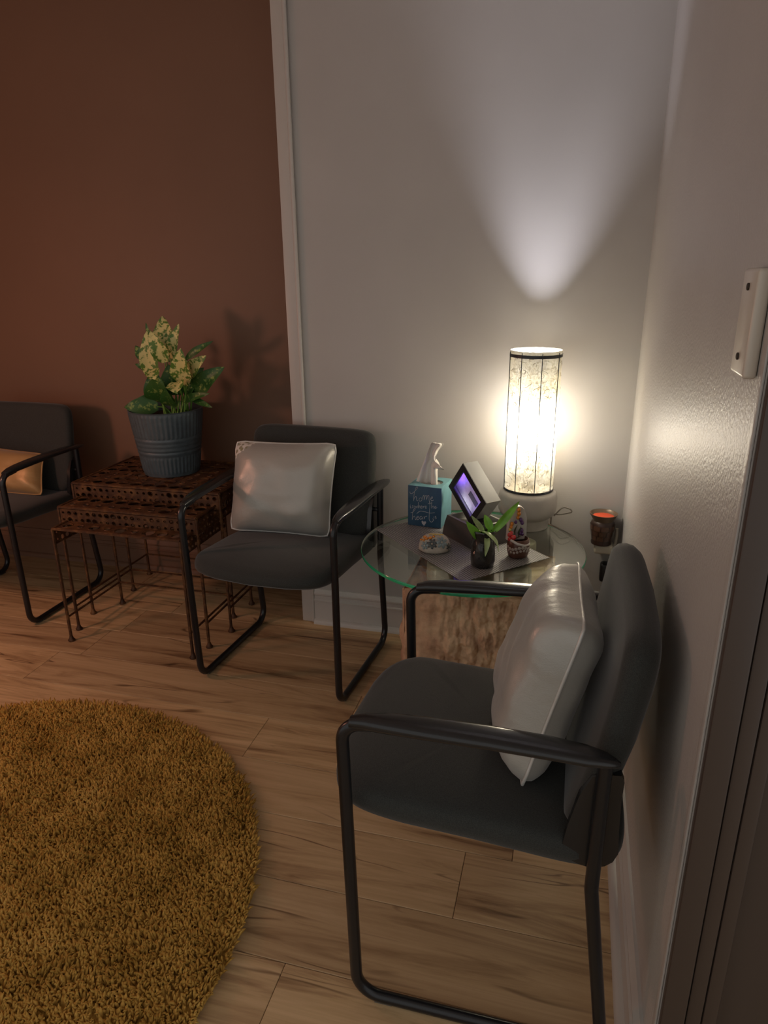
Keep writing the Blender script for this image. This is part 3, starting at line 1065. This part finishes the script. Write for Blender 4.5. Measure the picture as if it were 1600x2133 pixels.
# tissue box -------------------------------------------------------
tbx = empty('tissue_box', (-.655, -.250, ZM), math.radians(-6.5), 'blue tissue box lettered in white script with a tissue pulled up', 'tissue box')
BW, BD, BH = .118, .125, .142
b = MB()
V, Fc = rbox(-BW / 2, BW / 2, 0, BD, 0, BH, .0015, 2)
# top with an oval opening is separate; drop the big top face
b.add(V, [f for f in Fc if not all(abs(V[i][2] - BH) < 1e-5 for i in f) or len(f) > 4 and False])
b.m = [1 if sum(V[i][1] for i in f) / len(f) < .0012 else 0 for f in b.f]
b.build('carton', [M_boxs, M_boxf], tbx, 30)
nn = 48
outer, inner = [], []
for k in range(nn):
    a = 2 * PI * k / nn + PI / 4
    c, s = math.cos(a), math.sin(a); m_ = max(abs(c), abs(s))
    outer.append((c / m_ * (BW / 2 - .0015), BD / 2 + s / m_ * (BD / 2 - .0015), BH))
    inner.append((.004 + .041 * c, BD / 2 + .033 * s, BH))
low = [(x, y_, BH - .002) for x, y_, z in inner]
mesh('carton_top', loft([outer, inner, low], False, False), M_boxs, tbx, 30)
mesh('film', loft([[(.004 + .045 * math.cos(2 * PI * k / nn), BD / 2 + .037 * math.sin(2 * PI * k / nn), BH - .004) for k in range(nn)], [(.004 + .02 * math.cos(2 * PI * k / nn), BD / 2 + .004 * math.sin(2 * PI * k / nn), BH - .010) for k in range(nn)]], False, True), M_film, tbx)
# tissue: folded sheet rising out of the slot, top flopping over
def tissue():
    V = []; nu, nv = 22, 26
    for j in range(nv + 1):
        v = j / nv
        for i in range(nu + 1):
            u = i / nu - .5
            left = -.052 + .060 * v
            right = .030 - .012 * v + .030 * math.exp(-((v - .54) / .065) ** 2) + .026 * math.exp(-((v - .90) / .13) ** 2)
            if v > .88:
                mid_ = (left + right) / 2; k_ = math.sqrt(max(0, 1 - ((v - .88) / .125) ** 2)); left = mid_ + (left - mid_) * k_; right = mid_ + (right - mid_) * k_
            x = left + (u + .5) * (right - left)
            yy = BD / 2 + (.014 * math.cos(u * 7 + v * 2) + .004 * math.sin(u * 24 + v * 5)) * (1 - .45 * v)
            z = BH - .012 + v * .166
            if v > .85:
                tt = (v - .85) / .15
                z -= .012 * tt * tt; yy -= .022 * tt * tt
            if u > .15 and .42 < v < .72:
                z -= (u - .15) * .075 * math.sin((v - .42) / .30 * PI)
                yy -= (u - .15) * .05
            V.append((x, yy, z))
    Fc = [(j * (nu + 1) + i, j * (nu + 1) + i + 1, (j + 1) * (nu + 1) + i + 1, (j + 1) * (nu + 1) + i) for j in range(nv) for i in range(nu)]
    return V, Fc
ts = mesh('tissue', tissue(), M_tissue, tbx, 80)
sm = ts.modifiers.new('thickness', 'SOLIDIFY'); sm.thickness = .0006
# lettering in hand-drawn script: home / is where the / heart is
STR = [[(130, 1060), (150, 1100), (200, 1080), (270, 1010), (285, 980), (260, 975), (235, 1030), (215, 1130), (205, 1245)], [(205, 1245), (225, 1180), (255, 1160), (265, 1200), (270, 1240), (290, 1240)],
       [(345, 1185), (320, 1200), (315, 1240), (340, 1255), (370, 1230), (365, 1195), (345, 1185), (375, 1200)], [(375, 1200), (395, 1150), (410, 1140), (410, 1230), (430, 1160), (455, 1145), (460, 1225), (480, 1150), (505, 1150), (510, 1230), (520, 1290), (525, 1340)],
       [(535, 1215), (575, 1200), (575, 1175), (550, 1180), (540, 1220), (560, 1250), (600, 1235)],
       [(142, 1335), (146, 1385), (158, 1380)], [(142, 1308), (146, 1313)], [(203, 1335), (182, 1342), (202, 1368), (176, 1384)],
       [(225, 1340), (235, 1385), (255, 1350), (270, 1390), (290, 1340)], [(300, 1270), (300, 1390), (315, 1350), (330, 1350), (335, 1395)], [(345, 1375), (370, 1365), (365, 1345), (348, 1360), (355, 1395), (380, 1390)], [(390, 1350), (395, 1395), (400, 1365), (425, 1350)], [(430, 1380), (455, 1370), (450, 1350), (432, 1365), (440, 1398), (470, 1390)],
       [(525, 1260), (525, 1400)], [(490, 1310), (570, 1295)], [(560, 1270), (560, 1400), (580, 1360), (600, 1365), (600, 1405)], [(615, 1390), (645, 1380), (640, 1360), (618, 1375), (628, 1408), (670, 1385)],
       [(150, 1480), (190, 1470), (240, 1410), (225, 1395), (195, 1450), (180, 1620)], [(180, 1620), (205, 1560), (230, 1555), (240, 1620), (260, 1615)], [(260, 1590), (300, 1580), (300, 1555), (275, 1560), (265, 1600), (290, 1625), (320, 1600)], [(375, 1560), (340, 1560), (330, 1600), (355, 1620), (380, 1580), (385, 1615), (400, 1610)], [(410, 1560), (420, 1615), (425, 1580), (455, 1555), (470, 1570)],
       [(520, 1400), (515, 1560), (520, 1640), (560, 1680), (600, 1640), (580, 1610)], [(270, 1500), (330, 1455), (420, 1465), (520, 1495), (620, 1490)], [(605, 1565), (610, 1605)], [(650, 1560), (630, 1575), (655, 1600), (635, 1615)]]
def fpos(x, y_):
    yt = 930 + (x - 80) * .126; yb = 1720 + (x - 100) * .155
    return ((x - 92) / 650 - .5) * BW, (1 - (y_ - yt) / (yb - yt)) * BH
b = MB()
for st in STR:
    P = [Vector((fpos(*p)[0], -.0004, fpos(*p)[1])) for p in st]
    Q = [P[0]]
    for i in range(len(P) - 1):       # Catmull-Rom
        p0, p1, p2, p3 = P[max(i - 1, 0)], P[i], P[i + 1], P[min(i + 2, len(P) - 1)]
        for k in range(1, 5):
            t = k / 4
            Q.append(.5 * ((2 * p1) + (p2 - p0) * t + (2 * p0 - 5 * p1 + 4 * p2 - p3) * t * t + (3 * p1 - p0 - 3 * p2 + p3) * t ** 3))
    b.add(*tube(Q, .0009, 5, flat=(1, 1), up=(0, 1, 0)))
hp = [(405, 1670), (385, 1645), (365, 1660), (375, 1700), (415, 1750), (455, 1690), (450, 1665), (425, 1660)]
H1 = [(fpos(*p)[0], -.0008, fpos(*p)[1]) for p in hp]; H0 = [(x, .0, z) for x, _, z in H1]
b.add(*loft([H0, H1]))
b.build('lettering', M_print, tbx, 60)

# tabletop fountain -----------------------------------------------
fx = Vector((.7071, -.7071, 0)); fyv = Vector((.7071, .7071, 0))
ft = empty('tabletop_fountain', (-.472, -.312, ZM), -PI / 4, 'black tilted square light frame standing in a charcoal basin', 'fountain')
def quadring(hx, hy, z, n=1):
    return [(-hx, -hy, z), (hx, -hy, z), (hx, hy, z), (-hx, hy, z)]
rings = [quadring(.086, .070, 0), quadring(.085, .069, .012), quadring(.081, .066, .04), quadring(.074, .061, .068)]
mesh('basin', loft(rings, True, False), M_basin, ft, 50)
rings = [quadring(.0735, .0605, .0682), quadring(.066, .053, .0690), quadring(.063, .050, .050)]
mesh('basin_rim', loft(rings, False, True), M_basintop, ft, 20)
# frame lies in the plane spanned by local x and z, tilted by 38 degrees, facing local -y
FWd, FHt, FDp = .159, .121, .058
Mf = Matrix.Translation((-.016, -.028, .148)) @ Matrix.Rotation(math.radians(38.2), 4, 'Y')
def fr_xf(b):
    return b.xf(Mf)
hx, hz, iw = FWd / 2, FHt / 2, .019
b = MB()
o_ = [(-hx, 0, -hz), (hx, 0, -hz), (hx, 0, hz), (-hx, 0, hz)]
i_ = [(-hx + iw, 0, -hz + iw), (hx - iw, 0, -hz + iw), (hx - iw, 0, hz - iw), (-hx + iw, 0, hz - iw)]
b.add(*loft([[(x * 1.004, .003, z * 1.005) for x, _, z in o_], [(x * 1.004, 0, z * 1.005) for x, _, z in o_], [(x, 0, z) for x, _, z in i_], [(x, .004, z) for x, _, z in i_]], False, False))
fr_xf(b).build('front_bezel', M_frame, ft, 20)
b = MB().add(*loft([[(x * 1.004, .003, z * 1.005) for x, _, z in o_], [(x * 1.004, FDp, z * 1.005) for x, _, z in o_]], False, True))
fr_xf(b).build('frame_shell', M_frames, ft, 20)
b = MB().add(*rbox(-hx + .003, hx - .003, .026, .030, -hz + .003, hz - .003, .0005, 1))
fr_xf(b).build('slate_panel', M_slate, ft, 20)
b = MB().add(*rbox(-.012, .040, .0225, .026, -.022, -.004, .0008, 1))
fr_xf(b).build('slate_inset', M_dslate, ft, 20)
for P, mm in (([(-hx + .006, .008, -.03), (-hx + .006, .008, hz - .012)], M_led), ([(hx - .006, .008, -.035), (hx - .006, .008, .035)], M_led), ([(-.03, .008, -hz + .006), (.03, .008, -hz + .006)], M_ledw), ([(-.02, .008, hz - .006), (.03, .008, hz - .006)], M_ledw)):
    b = MB().add(*tube(P, .0016, 6))
    fr_xf(b).build('led_strip', mm, ft)
for xx in (-.035, -.022):
    b = MB().add(*tube([(xx, .02, hz - iw - .001), (xx, .02, hz - iw - .016)], .0012, 6))
    fr_xf(b).build('water_spout', M_frame, ft)
mesh('frame_foot', loft([quadring(.032, .018, .052), quadring(.028, .016, .075)]), M_frame, ft, 20).location = (.030, -.004, 0)

# painted stone ----------------------------------------------------
rk = empty('painted_stone', (-.580, -.448, ZM), .2, 'domed river stone painted with blue-grey flowers and amber beads', 'ornament')
RA, RB, RH = .050, .040, .054
def dome(u, v, k=1.0):
    # u azimuth, v 0..1 from rim to top
    r = math.cos(v * PI / 2) ** .62
    return Vector((RA * r * math.cos(u) * k, RB * r * math.sin(u) * k, RH * (.12 + .88 * math.sin(v * PI / 2)) * k))
rings = [[(.94 * RA * math.cos(2 * PI * k / 32) * .9, .94 * RB * math.sin(2 * PI * k / 32) * .9, 0) for k in range(32)]]
for j in range(11):
    rings.append([dome(2 * PI * k / 32, min(.985, j / 10)) for k in range(32)])
mesh('stone_body', loft(rings), M_rock, rk, 60)
def flower(u, v, R, m, npet=7, heart=True, nm='petal'):
    c = dome(u, v, 1.01)
    e = .02
    du = (dome(u + e, v) - dome(u - e, v)).normalized(); dv = (dome(u, min(.98, v + e)) - dome(u, v - e)).normalized()
    nn_ = du.cross(dv).normalized()
    if nn_.dot(c) < 0: nn_ = -nn_
    for k in range(npet):
        a = 2 * PI * k / npet + .3
        dr = du * math.cos(a) + dv * math.sin(a); sd = nn_.cross(dr)
        V = []
        for t, w_, h_ in ((.1, .03, .001), (.35, .17, .003), (.7, .24, .0032), (.92, .15, .002), (1.0, .02, .0005)):
            for q in (-1, 0, 1):
                V.append(c + dr * R * t + sd * R * w_ * q + nn_ * (h_ + (0.0012 if q == 0 else 0) - .35 * R * t * t * R / .04))
        Fc = [(3 * i + j, 3 * i + j + 1, 3 * i + j + 4, 3 * i + j + 3) for i in range(4) for j in range(2)]
        mesh(nm, (V, Fc), m, rk, 60)
    if heart:
        mesh('flower_heart', ball(c + nn_ * .002, .0032, 8, 6), M_rock, rk, 60)
flower(-1.05, .45, .020, M_petal)
flower(-1.75, .40, .017, M_petald)
flower(-2.25, .28, .014, M_petal, 6)
flower(-.55, .18, .012, M_petald, 6, False)
for u, v, r in ((-2.35, .62, .0062), (-2.0, .70, .0062), (-2.55, .50, .005), (-2.7, .66, .006), (-1.7, .80, .004), (-2.9, .45, .0045)):
    mesh('amber_bead', ball(dome(u, v, 1.02), (r, r, r * .75), 10, 7), M_orange, rk, 60)
for u, v in ((-2.0, .9), (-1.4, .9), (-.9, .85), (-2.6, .85)):
    c = dome(u, v, 1.03)
    mesh('gold_sprig', tube([c, c + Vector((.007, .001, .003)), c + Vector((.014, .0, .002))], .0014, 6), M_yellow, rk, 60)

# vase with spider plant cutting -------------------------------------------
JC = (-.420, -.530, ZM)
vs = empty('plant_vase', JC, 0, 'small black glazed vase with bright green strappy leaves, front of the glass table', 'plant')
prof = [(.028, 0), (.033, .004), (.0355, .02), (.0360, .045), (.034, .066), (.0310, .078), (.0315, .090), (.0345, .104), (.0365, .112), (.0350, .1145), (.0325, .110), (.0290, .090), (.030, .07)]
rings = [[((r + .0010 * math.sin(6 * a + z * 90)) * math.cos(a), (r + .0010 * math.sin(6 * a + z * 90)) * math.sin(a), z) for a in [2 * PI * k / 40 for k in range(40)]] for r, z in prof]
mesh('vase', loft(rings, True, False), M_jar, vs, 60)
mesh('vase_soil', lathe([(.0305, .080), (.02, .083), (.004, .083)], 24), M_soil, vs, 60)
JAR = [(-0.394, -0.535, 0.66, -0.324, -0.5, 0.75, 0.018), (-0.399, -0.53, 0.665, -0.421, -0.52, 0.708, 0.018), (-0.42, -0.54, 0.664, -0.453, -0.57, 0.72, 0.012), (-0.426, -0.54, 0.636, -0.467, -0.57, 0.701, 0.02), (-0.409, -0.545, 0.652, -0.406, -0.59, 0.606, 0.013), (-0.405, -0.53, 0.64, -0.387, -0.54, 0.665, 0.019), (-0.416, -0.54, 0.636, -0.434, -0.55, 0.662, 0.019)]
for i, q in enumerate(JAR):
    leaf(vs, JC, q[0:3], q[3:6], q[6] * 1.3, M_aloe2 if i in (2, 4) else M_aloe, (JC[0] + (q[0] - JC[0]) * .4, JC[1], JC[2] + .082), arch=.1 if i != 4 else .5, fold=.45, stem_r=.003, m_stem=M_aloe)
# the one that arches over and droops
P = fillet([(-.434, -.53, .662), (-.405, -.56, .668), (-.375, -.583, .652), (-.369, -.588, .625)], .03, 5)
mesh('leaf', tube([p - Vector(JC) for p in P], [.0072 * math.sin(PI * (.18 + .80 * i / (len(P) - 1))) + .0006 for i in range(len(P))], 8, flat=(.25, 1)), M_aloe2, vs, 60)

# jewelled slipper ornament ------------------------------------------------------
sh = empty('jewelled_ornament', (-.325, -.437, ZM), math.radians(28), 'upright white arched ornament with coloured gems and a dotted brown base', 'ornament')
def oval(hx, hy, z, n=28, cx=0, cy=0):
    return [(cx + hx * math.cos(2 * PI * k / n), cy + hy * math.sin(2 * PI * k / n), z) for k in range(n)]
mesh('base_cup', loft([oval(.024, .022, 0), oval(.030, .029, .006), oval(.0335, .033, .022), oval(.034, .033, .040), oval(.032, .031, .058), oval(.0285, .027, .060), oval(.027, .026, .045)], True, True), M_brownp, sh, 60)
# arched back: slab outline with thickness
arch = []
for k in range(25):
    a = PI * k / 24
    arch.append((.029 * math.cos(a), .100 + .058 * math.sin(a) ** .85))
arch = [(.031, .05)] + arch + [(-.031, .05)]
rings = []
for dy, s in ((.012, .90), (.010, .97), (.015, 1.0), (.024, 1.0), (.030, .95), (.031, .8)):
    rings.append([(x * s, dy - .10 * (z - .05) * 0 , .05 + (z - .05) * (1 if s == 1 else (.985 if s > .9 else .95))) for x, z in arch])
mesh('arched_back', loft(rings), M_white, sh, 50)
# flowing white lip across the front of the cup
mesh('scalloped_lip', tube([(-.033, .008, .070), (-.030, -.014, .060), (-.015, -.028, .052), (.006, -.032, .046), (.024, -.022, .045), (.033, -.002, .048)], [.003, .0042, .0042, .004, .0035, .003], 8), M_white, sh, 70)
for i in range(11):
    a = PI * 1.02 + PI * .96 * i / 10
    for j, (z, r) in enumerate(((.036, .0052), (.026, .0042))):
        aa = a + j * .13
        c = Vector((.0338 * math.cos(aa), .0333 * math.sin(aa), z - .004 * math.sin(i)))
        q = MB().add(*ball((0, 0, 0), (r, .0012, r), 10, 6)).xf(Matrix.Translation(c) @ Matrix.Rotation(aa + PI / 2, 4, 'Z'))
        q.build('painted_dot', M_dots, sh, 60)
for (x, z, r, m_, nm) in ((0, .146, .0058, M_orange, 'amber_gem'), (.001, .134, .0062, M_orange, 'amber_gem'), (-.002, .122, .005, M_orange, 'amber_gem'), (.008, .114, .0062, M_purple, 'purple_gem'), (.013, .104, .0058, M_purple, 'purple_gem'), (-.008, .108, .0045, M_purple, 'purple_gem'), (.012, .080, .0068, M_purple, 'purple_gem'), (.006, .072, .006, M_purple, 'purple_gem'), (.015, .068, .0055, M_purple, 'purple_gem'), (-.020, .104, .0055, M_orange, 'amber_gem'), (-.022, .094, .005, M_orange, 'amber_gem'), (-.026, .086, .0045, M_yellow, 'yellow_bead')):
    mesh(nm, ball((x, .009, z), (r, .006, r * 1.2), 9, 6), m_, sh, 60)
for (x, y_, z, r) in ((-.030, -.004, .074, .0085), (-.022, -.012, .068, .0085), (-.033, -.010, .063, .0065), (-.026, -.004, .080, .006)):
    mesh('red_gem', ball((x, y_, z), (r, r * .8, r), 9, 6), M_red, sh, 60)
for P in ([(-.010, .004, .060), (-.012, .006, .082), (-.004, .006, .100)], [(.000, .004, .058), (.002, .005, .078), (.008, .006, .094)], [(-.016, .0, .058), (-.008, -.008, .064), (.004, -.012, .072)]):
    mesh('painted_leaf', tube(fillet(P, .02, 4), [.001] + [.0042] * (len(fillet(P, .02, 4)) - 2) + [.0008], 6, flat=(.4, 1)), M_dgreen, sh, 60)

# ================================================================== TABLE LAMP
LC = (-.321, -.146, ZT)
lp = empty('table_lamp', LC, 0, 'lit cylinder table lamp with fibre paper shade on a grey ceramic base', 'lamp')
mesh('ceramic_base', lathe([(.060, .0002), (.073, .002), (.074, .034), (.076, .037), (.089, .046), (.0965, .060), (.098, .080), (.097, .106), (.092, .122), (.083, .131), (.04, .133)], 56), M_ceramic, lp, 40)
SZ0, SZ1, SR = .126, .588, .0805
nS = 96
ZTP = lambda k: SZ1 - .003 + .0025 * mnoise.noise(Vector((k * .45, 3, 1)))
sh_ = [[(SR * math.cos(2 * PI * k / nS), SR * math.sin(2 * PI * k / nS), z) for k in range(nS)] for z in np.linspace(SZ0 + .006, SZ1 - .012, 24)]
sh_.append([(SR * math.cos(2 * PI * k / nS), SR * math.sin(2 * PI * k / nS), SZ1 + .002 * mnoise.noise(Vector((k * .5, 1, 1)))) for k in range(nS)])
mesh('paper_shade', loft(sh_, False, False), M_paper, lp, 80)
for z0, z1, nm in ((SZ0, SZ0 + .013, 'bottom_band'), (SZ1 - .020, SZ1 - .010, 'top_band')):
    mesh(nm, loft([[((SR + d) * math.cos(2 * PI * k / 64), (SR + d) * math.sin(2 * PI * k / 64), z) for k in range(64)] for d, z in ((.0006, z0), (.0018, z0), (.0018, z1), (.0006, z1), (.0006, z0))], False, False), M_metal, lp, 30)
for k in range(8):
    a = math.radians(-90 - 29 + 45 * k + 1)
    x, y_ = (SR + .0018) * math.cos(a), (SR + .0018) * math.sin(a)
    mesh('shade_rib', tube([(x, y_, SZ0 - .004), (x, y_, SZ1 - .004)], .0013, 6), M_metal, lp, 60)
mesh('bulb_socket', lathe([(.016, .133), (.016, .190), (.012, .196)], 20), M_ivory, lp, 40)
mesh('bulb', ball((0, 0, .330), (.038, .038, .055), 18, 12), M_bulb, lp, 80)
mesh('bulb_neck', lathe([(.012, .196), (.013, .24), (.016, .277)], 16), M_ivory, lp, 60)
# dark plant fibres pressed into the paper
rf = random.Random(21)
b = MB()
for q in range(330):
    a = rf.uniform(0, 2 * PI); z = rf.uniform(SZ0 + .015, SZ1 - .022); da = rf.uniform(0, 2 * PI); cur = rf.uniform(-1, 1) * 55
    P = []
    for k in range(9):
        P.append(((SR + .0005) * math.cos(a), (SR + .0005) * math.sin(a), z))
        a += .0032 * math.cos(da) / SR; z += .0032 * math.sin(da); da += cur * .009 + rf.uniform(-.35, .35)
        z = min(max(z, SZ0 + .014), SZ1 - .021)
    b.add(*tube(P, rf.uniform(.00028, .00055), 4))
fb = b.build('paper_fibres', M_fibre, lp, 80)
fb['kind'] = 'stuff'
# cord: loops out behind the base, then drops over the back edge of the glass
cp = fillet([(.090, .035, .028), (.118, .048, .060), (.146, .052, .050), (.150, .052, .040), (.110, .060, .026), (.086, .075, .020), (.08, .118, .012), (.08, .128, -.10), (.10, .130, -.42)], .016, 5)
mesh('cord', tube(cp, .0024, 7), M_cord, lp, 70)

# ================================================================== WAX WARMER AND PLUG
wx = empty('wax_warmer', (-.066, -.058, .432), 0, 'small brown mosaic wax warmer with red wax plugged into the wall', 'wax warmer')
z0 = .040
prof = [(.028, z0), (.034, z0 + .002), (.035, z0 + .008), (.033, z0 + .016), (.036, z0 + .035), (.0405, z0 + .058), (.0410, z0 + .072), (.038, z0 + .082), (.034, z0 + .087)]
mesh('lantern', lathe(prof, 40, cap1=False), M_warmd, wx, 50)
# mosaic tiles set into the lantern wall
def rl(z):
    for (r0, a), (r1, c) in zip(prof, prof[1:]):
        if a <= z <= c:
            return r0 + (r1 - r0) * (z - a) / (c - a + 1e-9)
    return prof[-1][0]
random.seed(11)
for rw in range(3):
    za, zb = z0 + .018 + rw * .019, z0 + .018 + rw * .019 + .0172
    k0 = rw * .25
    for k in range(9):
        a0, a1 = 2 * PI * (k + k0) / 9 + .04, 2 * PI * (k + 1 + k0) / 9 - .04
        rg = []
        V = []
        for z in (za, (za + zb) / 2, zb):
            for a in np.linspace(a0, a1, 4):
                V.append(((rl(z) + .0009) * math.cos(a), (rl(z) + .0009) * math.sin(a), z))
        mesh('mosaic_tile', (V, [(4 * i + j, 4 * i + j + 1, 4 * i + j + 5, 4 * i + j + 4) for i in range(2) for j in range(3)]), M_warm, wx, 60)
mesh('dish', lathe([(.034, z0 + .086), (.038, z0 + .096), (.0455, z0 + .108), (.047, z0 + .112), (.0445, z0 + .112), (.036, z0 + .101), (.026, z0 + .098)], 40, cap0=False, cap1=True), M_rim, wx, 50)
mesh('wax', lathe([(.0355, z0 + .1015), (.03, z0 + .1035), (.004, z0 + .104)], 32), M_wax, wx, 60)
b = MB().add(*rbox(-.022, .042, -.020, .038, .006, .040, .008, 3)).add(*lathe([(.020, .036), (.024, .041)], 24))
b.build('plug_base', M_ivory, wx, 50)
mesh('neck_arm', tube(fillet([(.036, .02, .020), (.050, .02, .034), (.052, .02, .070), (.050, .02, .092)], .015, 5), [.007] * 3 + [.006] * 12 + [.004] * 3 if False else .0055, 8), M_ivory, wx, 60)
mesh('wall_prongs', rbox(-.015, .030, .036, .0575, .008, .036, .003, 2), M_ivory, wx)
pg = tag(mesh('plug_adapter', rbox(-.027, .027, -.040, -.0005, -.036, .034, .009, 3), M_plugb, smooth=40), 'black plug adapter on the wall just below the wax warmer', 'plug')
pg.location = (-.020 - .012, 0, .352)
